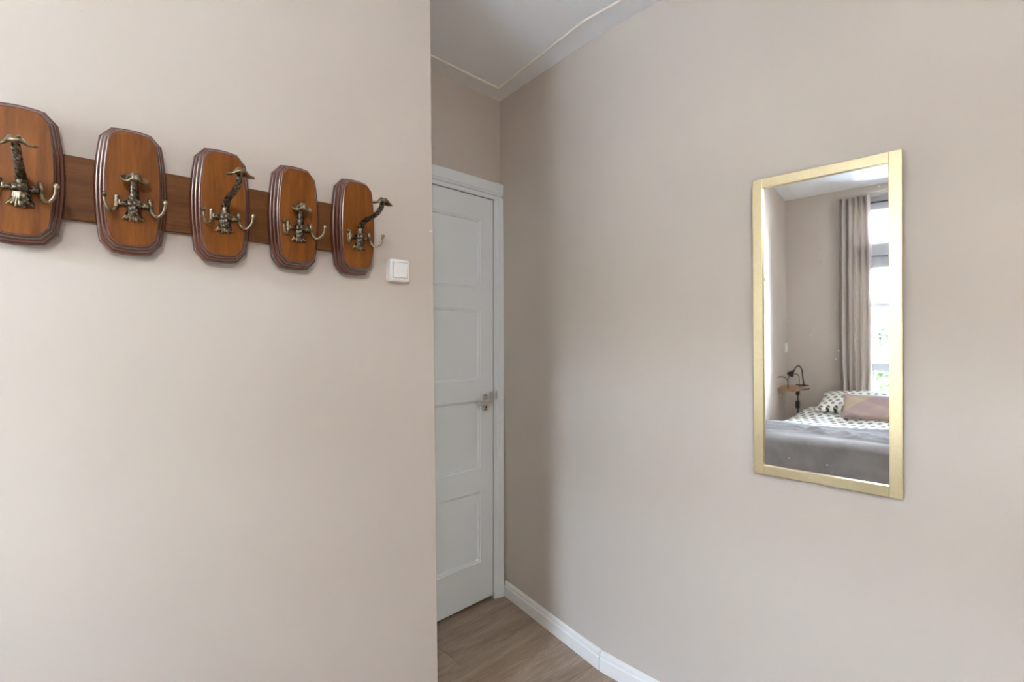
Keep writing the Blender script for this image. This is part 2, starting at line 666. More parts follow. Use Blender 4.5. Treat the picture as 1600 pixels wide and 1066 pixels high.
# baseboards of the kinked wall: profile (out, z)
BP = [(-0.006, 0), (0.014, 0), (0.014, 0.050), (0.0095, 0.0545), (0.0095, 0.066), (0.006, 0.0735), (0.002, 0.076), (-0.006, 0.076)]


def baseboard(name, a, b, nrm):
    bm = B()
    sweep_profile(bm, BP, a, b, nrm)
    return tag(obj(name, bm, M['baseboard'], bevel=0.0008, seg=1), kind='structure')


seg_d = (Vector(T2(cb)) - KINK).normalized()
seg_n = Vector((-seg_d.y, seg_d.x))          # towards the room
if seg_n.x > 0:
    seg_n = -seg_n
baseboard('baseboard_right', KINK + Vector((0, 0.001)), Vector((KINK.x, YB)), Vector((-1, 0)))
baseboard('baseboard_right', KINK + seg_d * 0.004, Vector(T2(cb)) - seg_d * 0.021, seg_n)
ld = (LK - LC).normalized()
baseboard('baseboard_left', LC, LK, Vector((ld.y, -ld.x)))
baseboard('baseboard_left', LK, wall_end(0) - RDIR * 0.002, Vector((RDIR.y, -RDIR.x)))
baseboard('baseboard_window', Vector((XW, LC.y)), Vector((XW, YB)), Vector((1, 0)))
baseboard('baseboard_back', Vector((XW, YB)), Vector((KINK.x, YB)), Vector((0, 1)))

# ------------------------------------------------------------------ door with casing
trim = empty('trim_1', door_org, door_rz)
tag(trim, kind='structure')
# casing section: (across from opening edge outwards, thickness)
CS = [(0.0, 0.0), (0.0, 0.010), (0.008, 0.013), (0.010, 0.007), (0.016, 0.007), (0.018, 0.016), (0.028, 0.017), (0.040, 0.020), (0.052, 0.020), (0.055, 0.017), (0.055, 0.0)]
bm = B()
rows = []
for z in (0.0, 2.028):
    rows.append([bm.verts.new((DR + a * 1.01, -o, z)) for a, o in CS])
for i in range(len(CS)):
    j = (i + 1) % len(CS)
    bm.faces.new((rows[0][i], rows[0][j], rows[1][j], rows[1][i]))
bm.faces.new(rows[0][::-1])
bm.faces.new(rows[1])
obj('side_casing', bm, M['white_gloss'], trim)
bm = B()
rows = []
for z in (0.0, 2.028):
    rows.append([bm.verts.new((DL - a * 1.2, -o, z)) for a, o in CS])
for i in range(len(CS)):
    j = (i + 1) % len(CS)
    bm.faces.new((rows[0][i], rows[0][j], rows[1][j], rows[1][i]))
bm.faces.new(rows[0][::-1])
bm.faces.new(rows[1])
obj('side_casing', bm, M['white_gloss'], trim)
HS = [(0.0, 0.0), (0.0, 0.010), (0.008, 0.013), (0.010, 0.006), (0.020, 0.006), (0.022, 0.016), (0.030, 0.018), (0.032, 0.021), (0.078, 0.023), (0.083, 0.019), (0.083, 0.0)]
bm = B()
rows = []
for x in (DL - 0.075, -0.001):
    rows.append([bm.verts.new((x, -o, DT - 0.004 + a)) for a, o in HS])
for i in range(len(HS)):
    j = (i + 1) % len(HS)
    bm.faces.new((rows[0][i], rows[0][j], rows[1][j], rows[1][i]))
bm.faces.new(rows[0][::-1])
bm.faces.new(rows[1])
obj('head_casing', bm, M['white_gloss'], trim)
# rebated jamb behind the leaf
bm = B()
box(bm, DL, DL + 0.012, 0.05, 0.12, 0, DT)
box(bm, DR - 0.012, DR, 0.05, 0.12, 0, DT)
box(bm, DL + 0.012, DR - 0.012, 0.05, 0.12, DT - 0.012, DT)
obj('jamb', bm, M['white_gloss'], trim)
obj('strike_plate', box(B(), DR + 0.001, DR + 0.012, -0.0135, -0.009, 1.010, 1.050), M['chrome'], trim, bevel=0.001)

door = empty('door_1', door_org, door_rz)
tag(door, kind='structure')
LX0, LX1, LZ0, LZ1 = DL + 0.003, DR - 0.003, 0.018, 2.016
LY0, LY1 = 0.004, 0.044
PX0, PX1 = LX0 + 0.080, LX1 - 0.080
panels = [(0.21, 0.56), (0.67, 1.01), (1.112, 1.46), (1.565, 1.905)]
bm = B()
box(bm, LX0, PX0, LY0, LY1, LZ0, LZ1)
box(bm, PX1, LX1, LY0, LY1, LZ0, LZ1)
zs = [LZ0] + [z for p in panels for z in p] + [LZ1]
for i in range(0, len(zs), 2):
    box(bm, PX0, PX1, LY0, LY1, zs[i], zs[i + 1])
obj('leaf_frame', bm, M['white_gloss'], door)
for (z0, z1) in panels:
    bm = B()
    loops = []
    for inset, y in ((0.0, LY0 + 0.0005), (0.002, LY0 + 0.004), (0.008, LY0 + 0.006), (0.011, LY0 + 0.015)):
        loops.append([bm.verts.new(p) for p in ((PX0 + inset, y, z0 + inset), (PX1 - inset, y, z0 + inset), (PX1 - inset, y, z1 - inset), (PX0 + inset, y, z1 - inset))])
    for a, b in zip(loops[:-1], loops[1:]):
        for k in range(4):
            j = (k + 1) % 4
            bm.faces.new((a[k], a[j], b[j], b[k]))
    bm.faces.new(loops[-1])
    back = [bm.verts.new(p) for p in ((PX0, LY1, z0), (PX1, LY1, z0), (PX1, LY1, z1), (PX0, LY1, z1))]
    for k in range(4):
        j = (k + 1) % 4
        bm.faces.new((loops[0][j], loops[0][k], back[k], back[j]))
    bm.faces.new(back)
    obj('panel', bm, M['white_gloss'], door)
# hardware
HX = -0.108
plate = obj('handle_plate', box(B(), HX - 0.015, HX + 0.015, LY0 - 0.004, LY0, 0.955, 1.040), M['chrome'], door, bevel=0.002)
tag(plate, 'satin nickel handle plate with keyhole')
bm = B()
tube(bm, spline([(HX, LY0, 1.003), (HX, LY0 - 0.03, 1.003), (HX - 0.004, LY0 - 0.046, 1.003), (HX - 0.03, LY0 - 0.050, 1.003), (HX - 0.086, LY0 - 0.048, 1.001)], 6), 0.0095, 12)
ball(bm, (HX - 0.086, LY0 - 0.048, 1.001), 0.0097)
lv = obj('lever', bm, M['chrome'], plate, smooth=True)
bm = B()
tube(bm, [(HX + 0.003, LY0 - 0.0035, 0.974), (HX + 0.003, LY0 - 0.0055, 0.974)], 0.0045, 12)
obj('keyhole', bm, M['dark_hole'], plate)
bm = B()
for zz in (1.033, 0.962):
    ball(bm, (HX, LY0 - 0.004, zz), 0.003, 8, 6)
obj('screw', bm, M['dark_hole'], plate, smooth=True)
bm = B()
tube(bm, [(LX1 - 0.016, LY0 - 0.012, 0.985), (LX1 - 0.016, LY0 - 0.012, 1.050)], 0.004, 8)
box(bm, LX1 - 0.024, LX1 - 0.006, LY0 - 0.010, LY0, 0.990, 1.045)
obj('privacy_bolt', bm, M['chrome'], door, bevel=0.001)

# ------------------------------------------------------------------ coat rack
rack = empty('coat_rack', (RORG.x, RORG.y, 0), RA)
tag(rack, 'brown wooden coat rack of five cut-cornered plaques with antique brass hooks', 'coat rack')
PCX = [-0.8025, -0.6370, -0.4715, -0.3070, -0.1490]
PCZ = 1.617
PW, PH = 0.123, 0.262
RAIL_T = 0.012
obj('rail', box(B(), PCX[0] - 0.03, PCX[4] + 0.03, -RAIL_T, -0.0005, 1.548, 1.674), M['wood_rail'], rack, bevel=0.0012)


def plaque_outline():
    """cut-cornered plaque with bowed sides; counter-clockwise seen from the front (x, z)"""
    hw, hh, c = PW / 2, PH / 2, 0.019
    bs, bt = 0.0088, 0.0035
    pts = []

    def edge(p, q, bow, nrm, n):
        for i in range(n + 1):
            t = i / n
            b = bow * (1 - (2 * t - 1) ** 2)
            pts.append((p[0] + (q[0] - p[0]) * t + nrm[0] * b, p[1] + (q[1] - p[1]) * t + nrm[1] * b))
    sx, sz = hw - bs, hh - bt
    edge((sx, -sz + c * 1.15), (sx, sz - c * 1.15), bs, (1, 0), 10)
    edge((sx - c, sz), (-sx + c, sz), bt, (0, 1), 6)
    edge((-sx, sz - c * 1.15), (-sx, -sz + c * 1.15), bs, (-1, 0), 10)
    edge((-sx + c, -sz), (sx - c, -sz), bt, (0, -1), 6)
    return pts


def inset_poly(pts, d):
    n = len(pts)
    out = []
    for i in range(n):
        p, a, b = Vector(pts[i]), Vector(pts[i - 1]), Vector(pts[(i + 1) % n])
        d1, d2 = (p - a).normalized(), (b - p).normalized()
        n1, n2 = Vector((-d1.y, d1.x)), Vector((-d2.y, d2.x))
        m = (n1 + n2).normalized()
        out.append(p + m * (d / max(0.4, m.dot(n1))))
    return out


def bead(i0, o0, i1, o1, n=5):
    return [(i0 + (i1 - i0) * (1 - math.cos(R(90 * k / n))), o0 + (o1 - o0) * math.sin(R(90 * k / n))) for k in range(n + 1)]


PROF = ([(0.0, 0.0)] + bead(0.0, 0.007, 0.0038, 0.0125) + bead(0.0050, 0.0126, 0.0088, 0.0215) + bead(0.0100, 0.0216, 0.0138, 0.0325)
        + [(0.0148, 0.0326), (0.0150, 0.0365), (0.0157, 0.0385), (0.0168, 0.0390)])


def plaque_mesh():
    bm = B()
    base = plaque_outline()
    rows = []
    for ins, o in PROF:
        rows.append([bm.verts.new((p[0], -o, p[1])) for p in (inset_poly(base, ins) if ins else [Vector(q) for q in base])])
    n = len(base)
    for r0, r1 in zip(rows[:-1], rows[1:]):
        for i in range(n):
            j = (i + 1) % n
            f = bm.faces.new((r0[i], r0[j], r1[j], r1[i]))
            f.material_index = 1
            f.smooth = True
    bm.faces.new(rows[0][::-1]).material_index = 1
    bm.faces.new(rows[-1]).material_index = 0
    return bm


FT = PROF[-1][1]                              # front face distance


def saddle_cap(bm, c, width, tilt):
    """three-cornered hat: dome in the middle, wings that droop and curl"""
    nu, nv = 20, 12
    grid = {}
    for side in (0, 1):
        for i in range(nu + 1):
            for j in range(nv + 1):
                a = -1 + 2 * i / nu
                b = -1 + 2 * j / nv
                wv = (1 - abs(a) ** 2.6) ** 0.5 * 0.9 + 0.10
                x = a * width / 2
                y = b * width * 0.27 * wv
                dome = 0.014 * (math.exp(-((abs(a) - 0.22) * 3.4) ** 2)) * (1 - 0.75 * b * b)
                wing = -0.006 * abs(a) ** 1.3 + 0.005 * max(0, abs(a) - 0.55) / 0.45 + 0.004 * b * b * (1 - abs(a))
                z = dome + wing + (0.0018 if side == 0 else -0.0018 - 0.010 * math.exp(-(a * 3.2) ** 2 - (b * 1.4) ** 2))
                y2, z2 = y * math.cos(tilt) - z * math.sin(tilt), y * math.sin(tilt) + z * math.cos(tilt)
                grid[side, i, j] = bm.verts.new((c[0] + x, c[1] + y2, c[2] + z2))
    for i in range(nu):
        for j in range(nv):
            bm.faces.new([grid[0, i, j], grid[0, i + 1, j], grid[0, i + 1, j + 1], grid[0, i, j + 1]])
            bm.faces.new([grid[1, i, j + 1], grid[1, i + 1, j + 1], grid[1, i + 1, j], grid[1, i, j]])
    for i in range(nu):
        for j in (0, nv):
            bm.faces.new([grid[0, i, j], grid[0, i + 1, j], grid[1, i + 1, j], grid[1, i, j]])
    for j in range(nv):
        for i in (0, nu):
            bm.faces.new([grid[0, i, j], grid[0, i, j + 1], grid[1, i, j + 1], grid[1, i, j]])
    return bm


def make_hook(pl, tall):
    """brass branch hook on a plaque; local: x right, -y out of the wall, z up"""
    zr = -0.031
    if tall:
        path = [(0, -(FT + 0.004), -0.056), (0, -(FT + 0.008), zr), (0, -(FT + 0.013), -0.008), (0, -(FT + 0.034), 0.0065), (0, -(FT + 0.074), 0.0095),
                (0, -(FT + 0.108), 0.015), (0, -(FT + 0.127), 0.025), (0, -(FT + 0.133), 0.034)]
        rad = [0.0135, 0.0095, 0.0082, 0.0072, 0.0066, 0.0063, 0.0062, 0.0060]
        top, wid, tilt = (0, -(FT + 0.135), 0.033), 0.053, 0.10
    else:
        path = [(0, -(FT + 0.004), -0.056), (0, -(FT + 0.008), zr), (0, -(FT + 0.012), -0.016), (0, -(FT + 0.017), 0.001), (0, -(FT + 0.021), 0.013)]
        rad = [0.0135, 0.0092, 0.0080, 0.0072, 0.0066]
        top, wid, tilt = (0, -(FT + 0.023), 0.015), 0.047, 0.75
    sp = spline(path, 5)
    rr = [rad[min(int(i / 5), len(rad) - 1)] + (rad[min(int(i / 5) + 1, len(rad) - 1)] - rad[min(int(i / 5), len(rad) - 1)]) * (i % 5) / 5 for i in range(len(sp))]
    rr = [r * (1 + 0.06 * math.sin(i * 2.3)) for i, r in enumerate(rr)]
    bm = tube(B(), sp, rr, 14)
    obj('branch_stem', bm, M['brass'], pl, smooth=True)
    bm = saddle_cap(B(), top, wid, tilt)
    obj('leaf_cap', bm, M['brass_bright'], pl, smooth=True)
    # root flare: toes that spread out on the plaque
    bm = B()
    for k in range(7):
        a = (k - 3) / 3.0
        tube(bm, spline([(a * 0.0065, -(FT + 0.009 - 0.003 * abs(a)), -0.037), (a * 0.0095, -(FT + 0.008 - 0.003 * abs(a)), -0.052), (a * 0.018, -(FT + 0.004), -0.068 + 0.005 * abs(a) + 0.003 * (k % 2))], 4),
             [0.0042, 0.0040, 0.0038, 0.0036, 0.0034, 0.0032, 0.003, 0.0026, 0.0018], 8)
    obj('root_flare', bm, M['brass_bright'], pl, smooth=True)
    # cross bar and rivet
    bm = box(B(), -0.028, 0.028, -(FT + 0.0085), -(FT + 0.0035), zr - 0.0055, zr + 0.0050)
    obj('cross_bar', bm, M['brass'], pl, bevel=0.001)
    bm = box(B(), -0.0108, 0.0108, -(FT + 0.0185), -(FT + 0.0040), zr - 0.0070, zr + 0.0060)
    st = obj('strap', bm, M['brass'], pl, bevel=0.002)
    ball(b2 := B(), (0, -(FT + 0.0195), zr), 0.0036, 10, 7)
    obj('rivet', b2, M['brass_bright'], pl, smooth=True)
    for s in (-1, 1):
        x0 = s * 0.027
        P = [(0.000, 0.006, zr + 0.011), (0.001, 0.008, zr + 0.002), (0.002, 0.012, zr - 0.012), (0.007, 0.020, zr - 0.0215), (0.013, 0.030, zr - 0.0225),
             (0.019, 0.038, zr - 0.015), (0.0215, 0.042, zr - 0.003), (0.022, 0.043, zr + 0.004)]
        sp = spline([(x0 + s * a, -(FT + o), z) for a, o, z in P], 5)
        bm = tube(B(), sp, 0.0028, 10, 1.25)
        ball(bm, sp[0], 0.0046)
        ball(bm, sp[-1], 0.0050)
        obj('hook', bm, M['brass_bright'], pl, smooth=True)


protos = {}
for i, cx in enumerate(PCX):
    kind = 'tall' if i % 2 == 0 else 'short'
    loc = (cx, -RAIL_T, PCZ)
    if kind not in protos:
        pl = obj('plaque', plaque_mesh(), [M['wood_face'], M['wood_edge']], rack, loc=loc)
        make_hook(pl, kind == 'tall')
        pl.data.set_sharp_from_angle(angle=R(24))
        protos[kind] = pl
    else:
        src = protos[kind]
        pl = src.copy()
        COL.objects.link(pl)
        pl.parent = rack
        pl.location = loc
        for ch in src.children:
            c = ch.copy()
            COL.objects.link(c)
            c.parent = pl
for ch in protos['tall'].children:            # the first tall hook is bent a little down and aside
    if ch.name.split('.')[0] in ('branch_stem', 'leaf_cap'):
        ch.rotation_euler = (R(7.5), -R(6), 0)
tag(protos['tall'], 'plaque with tall outward curving branch hook')

# ------------------------------------------------------------------ light switch
sw = empty('light_switch', (RORG.x - 0.007 * RDIR.x, RORG.y - 0.007 * RDIR.y, 1.513), RA)
tag(sw, 'white surface mounted light switch on the beige wall beside the coat rack', 'light switch')
bm = B()
S = 0.033
prof = [(S, 0.0), (S, 0.020), (S - 0.002, 0.0235), (S - 0.005, 0.025)]


def rounded_sq(h, r, n=4):
    out = []
    for cx, cz, a0 in ((h - r, h - r, 0), (-h + r, h - r, 90), (-h + r, -h + r, 180), (h - r, -h + r, 270)):
        for k in range(n + 1):
            a = R(a0 + 90 * k / n)
            out.append((cx + r * math.cos(a), cz + r * math.sin(a)))
    return out


rows = [[bm.verts.new((x, -o, z)) for x, z in rounded_sq(h, 0.006)] for h, o in prof]
for r0, r1 in zip(rows[:-1], rows[1:]):
    for i in range(len(r0)):
        j = (i + 1) % len(r0)
        bm.faces.new((r0[i], r0[j], r1[j], r1[i]))
bm.faces.new(rows[0][::-1])
bm.faces.new(rows[-1])
obj('housing', bm, M['plastic'], sw)
bm = B()
q = [(-0.022, -0.0252, -0.022), (0.022, -0.0252, -0.022), (0.022, -0.0252, 0.022), (-0.022, -0.0252, 0.022)]
a = [bm.verts.new(p) for p in q]
o_ = [(-0.021, -0.0272, -0.021), (0.021, -0.0272, -0.021), (0.021, -0.0305, 0.021), (-0.021, -0.0305, 0.021)]
b = [bm.verts.new(p) for p in o_]
bm.faces.new(b)
bm.faces.new(a[::-1])
for k in range(4):
    j = (k + 1) % 4
    bm.faces.new((a[k], a[j], b[j], b[k]))
obj('rocker', bm, M['plastic'], sw, bevel=0.0006)
bm = B()
for x0, x1, z0, z1 in ((-0.0235, -0.022, -0.0235, 0.0235), (0.022, 0.0235, -0.0235, 0.0235), (-0.022, 0.022, 0.022, 0.0235), (-0.022, 0.022, -0.0235, -0.022)):
    box(bm, x0, x1, -0.0254, -0.0246, z0, z1)
obj('rocker_gap', bm, M['frame_grey'], sw)

# small plaster blobs and a nail left in the rack wall
bm = B()
for x, z, r in ((-0.545, 1.862, 0.0016), (-0.715, 1.972, 0.0014), (-0.705, 1.303, 0.0016), (-0.70, 0.745, 0.0014), (-0.205, 1.90, 0.001)):
    ball(bm, (x, -0.0003, z), r, 7, 5)
obj('paint_speck', bm, M['wall'], None, smooth=True, loc=(RORG.x, RORG.y, 0), rot=(0, 0, RA))
sp_o = bpy.data.objects['paint_speck']
sp_o.parent = wall_left
bm = B()
tube(bm, [(0, 0.002, 0), (0, -0.006, 0)], 0.0014, 8)
tube(bm, [(0, -0.006, 0), (0, -0.0075, 0)], 0.0034, 10)
pin = obj('wall_nail', bm, M['plastic'], None, loc=(RORG.x + 0.1085 * RDIR.x, RORG.y + 0.1085 * RDIR.y, 1.647), rot=(0, 0, RA))
tag(pin, 'tiny white nail head in the wall edge right of the coat rack', 'nail')

# ------------------------------------------------------------------ mirror (leans forward a little)
MT = R(0.9)
MY0, MY1 = 0.2295, 0.6000                     # world y extents
MZ0, MZ1 = 0.8955, 1.8015
mir = empty('wall_mirror', (1.6480, (MY0 + MY1) / 2, MZ0), 0)
mir.rotation_euler = (0, -MT, 0)
tag(mir, 'tall narrow wall mirror in a flat gold frame', 'mirror')
mw, mh = (MY1 - MY0) / 2, (MZ1 - MZ0)
fw = 0.0285
# local: -x towards the room, y along the wall, z up
for nm, y0, y1, z0, z1 in (('frame_side', -mw, -mw + fw, 0, mh), ('frame_side', mw - fw, mw, 0, mh), ('frame_rail', -mw + fw, mw - fw, 0, fw), ('frame_rail', -mw + fw, mw - fw, mh - fw, mh)):
    obj(nm, box(B(), -0.009, 0.004, y0, y1, z0, z1), M['gold'], mir, bevel=0.0012, seg=2)
obj('mirror_glass', box(B(), -0.0005, 0.0025, -mw + fw - 0.004, mw - fw + 0.004, fw - 0.004, mh - fw + 0.004), M['mirror'], mir)

rnd = random.Random(4)
bm = B()
for y, z in ((0.0128, 0.7081), (0.0476, 0.6870), (0.0049, 0.6741), (0.0002, 0.6371), (0.0232, 0.5714), (0.0105, 0.4843), (0.0915, 0.4832), (-0.0979, 0.7474),
             (-0.0961, 0.6334), (-0.0393, 0.6845), (0.0287, 0.4275), (0.0221, 0.4367), (-0.0070, 0.4400), (-0.0351, 0.3606), (-0.0414, 0.3841), (0.1086, 0.2468),
             (-0.1352, 0.8223), (0.0864, 0.4678), (-0.0245, 0.0400), (0.0866, 0.0610), (-0.0119, 0.0575), (-0.0867, 0.4162)):
    r = rnd.uniform(0.0009, 0.0018)
    big = 0.42 < z < 0.445 and y > -0.03
    ry, rz, an = (0.0045, 0.0016, rnd.uniform(0.3, 1.2)) if big else (r, r * rnd.uniform(0.6, 1.3), rnd.uniform(0, 3))
    ring = []
    for k in range(8):
        a = 2 * math.pi * k / 8
        q = rnd.uniform(0.6, 1.1)
        u, v_ = ry * math.cos(a) * q, rz * math.sin(a) * q
        ring.append((y + u * math.cos(an) - v_ * math.sin(an), z + u * math.sin(an) + v_ * math.cos(an)))
    a_ = [bm.verts.new((-0.0006, p[0], p[1])) for p in ring]
    b_ = [bm.verts.new((-0.0009, p[0], p[1])) for p in ring]
    bm.faces.new(b_)
    for k in range(8):
        bm.faces.new((a_[k], a_[(k + 1) % 8], b_[(k + 1) % 8], b_[k]))
tag(obj('fleck', bm, M['fleck'], mir), 'dried white flecks on the mirror glass', kind='stuff')

# ------------------------------------------------------------------ window
win = empty('window_1', (XW, 0, 0))
tag(win, kind='structure')
FX0, FX1 = -0.18, -0.11                       # frame depth, relative to the wall face
ym = 0.0
G = M['frame_grey']
obj('frame_post', box(B(), FX0, FX1, WY1 - 0.05, WY1, WZ0, WZ1), G, win, bevel=0.003)
obj('frame_post', box(B(), FX0, FX1, WY0, WY0 + 0.05, WZ0, WZ1), G, win, bevel=0.003)
YA, YZ = WY0 + 0.05, WY1 - 0.05
obj('head_rail', box(B(), FX0, FX1, YA, YZ, 2.333, WZ1), G, win, bevel=0.003)
obj('blind_slot', box(B(), FX1 - 0.002, FX1 + 0.004, YA, YZ, 2.392, 2.405), M['black'], win)
obj('transom', box(B(), FX0, FX1 - 0.01, YA, YZ, 1.825, 1.925), G, win, bevel=0.004)
obj('transom', box(B(), FX0, FX1 + 0.015, YA, YZ, 1.927, 2.04), G, win, bevel=0.006)
obj('glazing_bar', box(B(), FX0 + 0.01, FX1 - 0.01, YA, YZ, 1.475, 1.514), G, win, bevel=0.003)
obj('lock_rail', box(B(), FX0 - 0.0, FX1, YA, YZ, 0.917, 0.984), G, win, bevel=0.004)
obj('bottom_rail', box(B(), FX0, FX1, YA, YZ, WZ0, WZ0 + 0.10), G, win, bevel=0.004)
for z0, z1 in ((2.04, 2.333), (1.514, 1.825), (0.984, 1.475), (WZ0 + 0.10, 0.917)):
    obj('pane', box(B(), FX0 + 0.035, FX0 + 0.041, YA, YZ, z0, z1), M['glass'], win)
obj('glazing_bar', box(B(), FX0 + 0.02, FX1 - 0.02, 0.965, 0.978, WZ0 + 0.10, 0.917), G, win)

# curtains
def curtain(name, y0, y1, label, folds, xoff, ztop=2.44, zbot=0.03, seed=1):
    rnd = random.Random(seed)
    cur = empty(name, (XW, 0, 0))
    tag(cur, label, 'curtain', 'window curtains')
    bm = B()
    nu, nv = folds * 10, 26
    ph = [rnd.uniform(-0.5, 0.5) for _ in range(folds + 2)]
    V = {}
    for side in (0, 1):
        for i in range(nu + 1):
            t = i / nu
            for j in range(nv + 1):
                s = j / nv
                k = t * folds
                p = ph[int(k)] * (1 - (k % 1)) + ph[int(k) + 1] * (k % 1)
                amp = 0.026 + 0.008 * s
                x = xoff + amp * math.sin(2 * math.pi * k + p + 0.4 * s) + 0.008 * math.sin(5 * k + 2 * s)
                y = y0 + (y1 - y0) * (t + 0.02 * math.sin(2 * math.pi * k * 2 + p))
                pinch = 0.03 * math.sin(math.pi * min(1, s * 1.2)) * (t - 0.5)
                z = ztop + (zbot - ztop) * s
                V[side, i, j] = bm.verts.new((x + (0.0012 if side else -0.0012), y + pinch, z))
    for i in range(nu):
        for j in range(nv):
            bm.faces.new([V[0, i, j], V[0, i + 1, j], V[0, i + 1, j + 1], V[0, i, j + 1]])
            bm.faces.new([V[1, i, j + 1], V[1, i + 1, j + 1], V[1, i + 1, j], V[1, i, j]])
    for i in range(nu):
        for j in (0, nv):
            bm.faces.new([V[0, i, j], V[0, i + 1, j], V[1, i + 1, j], V[1, i, j]])
    for j in range(nv):
        for i in (0, nu):
            bm.faces.new([V[0, i, j], V[0, i, j + 1], V[1, i, j + 1], V[1, i, j]])
    obj('drape', bm, M['curtain'], cur, smooth=True)
    bm = box(B(), xoff - 0.006, xoff + 0.006, y0 + 0.003, y1 - 0.003, ztop - 0.005, ztop + 0.012)
    obj('heading_tape', bm, M['curtain'], cur)
    return cur


curtain('curtain', 0.955, 1.180, 'greige pleated curtain hanging left of the window, seen in the mirror', 5, 0.072, seed=3)
curtain('curtain', 0.16, 0.36, 'greige pleated curtain at the far side of the window', 6, 0.052, seed=5)
rail = empty('curtain_rail', (XW, 0, 0))
tag(rail, 'slim white curtain rail above the window', 'curtain rail')
obj('track', box(B(), 0.060, 0.084, 0.13, 1.185, 2.4535, 2.464), M['wall'], rail, bevel=0.002)
for yy in (0.25, 1.15):
    obj('bracket', box(B(), 0.0, 0.075, yy - 0.01, yy + 0.01, 2.464, 2.474), M['wall'], rail)

# second switch, on the rack wall near the window corner (seen in the mirror)
pos = LC + (LK - LC) * 0.035
a2 = math.atan2((LK - LC).y, (LK - LC).x)
s2 = empty('wall_switch', (pos.x, pos.y, 1.12), a2)
tag(s2, 'small white wall switch by the window corner, seen in the mirror', 'light switch')
obj('housing', box(B(), -0.04, 0.04, -0.012, -0.0003, -0.045, 0.045), M['plastic'], s2, bevel=0.003)
obj('rocker', box(B(), -0.024, 0.024, -0.016, -0.012, -0.030, 0.030), M['plastic'], s2, bevel=0.001)

# ------------------------------------------------------------------ bed
BX0, BX1, BY0, BY1 = -1.875, -0.32, 0.12, 1.335
bed = empty('bed', ((BX0 + BX1) / 2, (BY0 + BY1) / 2, 0))
tag(bed, 'grey upholstered box spring bed under the window', 'bed')
hx, hy = (BX1 - BX0) / 2, (BY1 - BY0) / 2
obj('bed_base', box(B(), -hx, hx, -hy, hy, 0.06, 0.33), M['base_fabric'], bed, bevel=0.015, seg=3)
obj('mattress', box(B(), -hx, hx, -hy, hy, 0.333, 0.555), M['mattress'], bed, bevel=0.04, seg=4)
for sx in (-1, 1):
    for sy in (-1, 1):
        obj('leg', lathe(B(), [(0.02, 0), (0.026, 0.06)], 12, (sx * (hx - 0.08), sy * (hy - 0.08), 0)), M['black'], bed)


def cloth_sheet(name, x0, x1, y0, y1, zf, thick, nx, ny, mat, parent=None):
    """sheet over the bed; zf gives (x, y, z) for grid parameters u, v in 0..1"""
    bm = B()
    V = {}
    for side in (0, 1):
        for i in range(nx + 1):
            for j in range(ny + 1):
                p = zf(i / nx, j / ny, side)
                V[side, i, j] = bm.verts.new(p)
    for i in range(nx):
        for j in range(ny):
            bm.faces.new([V[0, i, j], V[0, i + 1, j], V[0, i + 1, j + 1], V[0, i, j + 1]])
            bm.faces.new([V[1, i, j + 1], V[1, i + 1, j + 1], V[1, i + 1, j], V[1, i, j]])
    for i in range(nx):
        for j in (0, ny):
            bm.faces.new([V[0, i, j], V[0, i + 1, j], V[1, i + 1, j], V[1, i, j]])
    for j in range(ny):
        for i in (0, nx):
            bm.faces.new([V[0, i, j], V[0, i, j + 1], V[1, i, j + 1], V[1, i, j]])
    return obj(name, bm, mat, parent, smooth=True)


def duvet_f(u, v, side):
    x = BX0 + 0.005 + (BX1 - 0.30 - BX0) * u
    y = BY0 - 0.02 + (BY1 - BY0 + 0.035) * v
    z = 0.600 if side == 0 else 0.558
    if side == 0:
        for cx, cy, ax, ay in ((-1.65, 0.885, 0.21, 0.32), (-1.385, 0.745, 0.10, 0.25)):   # pressed down under the pillows
            z -= 0.030 * max(0.0, 1 - max(abs(x - cx) / ax, abs(y - cy) / ay) ** 4)
        e = min(v, 1 - v, u + 0.01) * (BY1 - BY0)
        z -= 0.036 * math.exp(-e * 26)
        z += 0.004 * math.sin(9 * x + 3 * y) + 0.004 * math.sin(17 * y + 4 * x) + 0.006 * math.sin(5 * y + 7 * x + 1)
    return (x, y, z)


dv = cloth_sheet('duvet', 0, 0, 0, 0, duvet_f, 0, 50, 40, M['print_duvet'])
tag(dv, 'white duvet printed with rows of dark leaves on the bed', 'duvet')

# grey blanket: lies over the foot half, hangs down the foot end
FOLD = [(-0.735, 0.026, 0.014, 0.05), (-0.675, 0.020, 0.010, -0.05), (-0.625, 0.018, 0.009, 0.12), (-0.585, 0.014, 0.008, -0.02), (-0.52, 0.012, 0.009, 0.15),
        (-0.455, 0.014, 0.010, -0.08), (-0.40, 0.012, 0.009, 0.06), (-0.57, 0.022, 0.010, 0.32), (-0.47, 0.020, 0.010, 0.26), (-0.41, 0.016, 0.008, -0.18)]


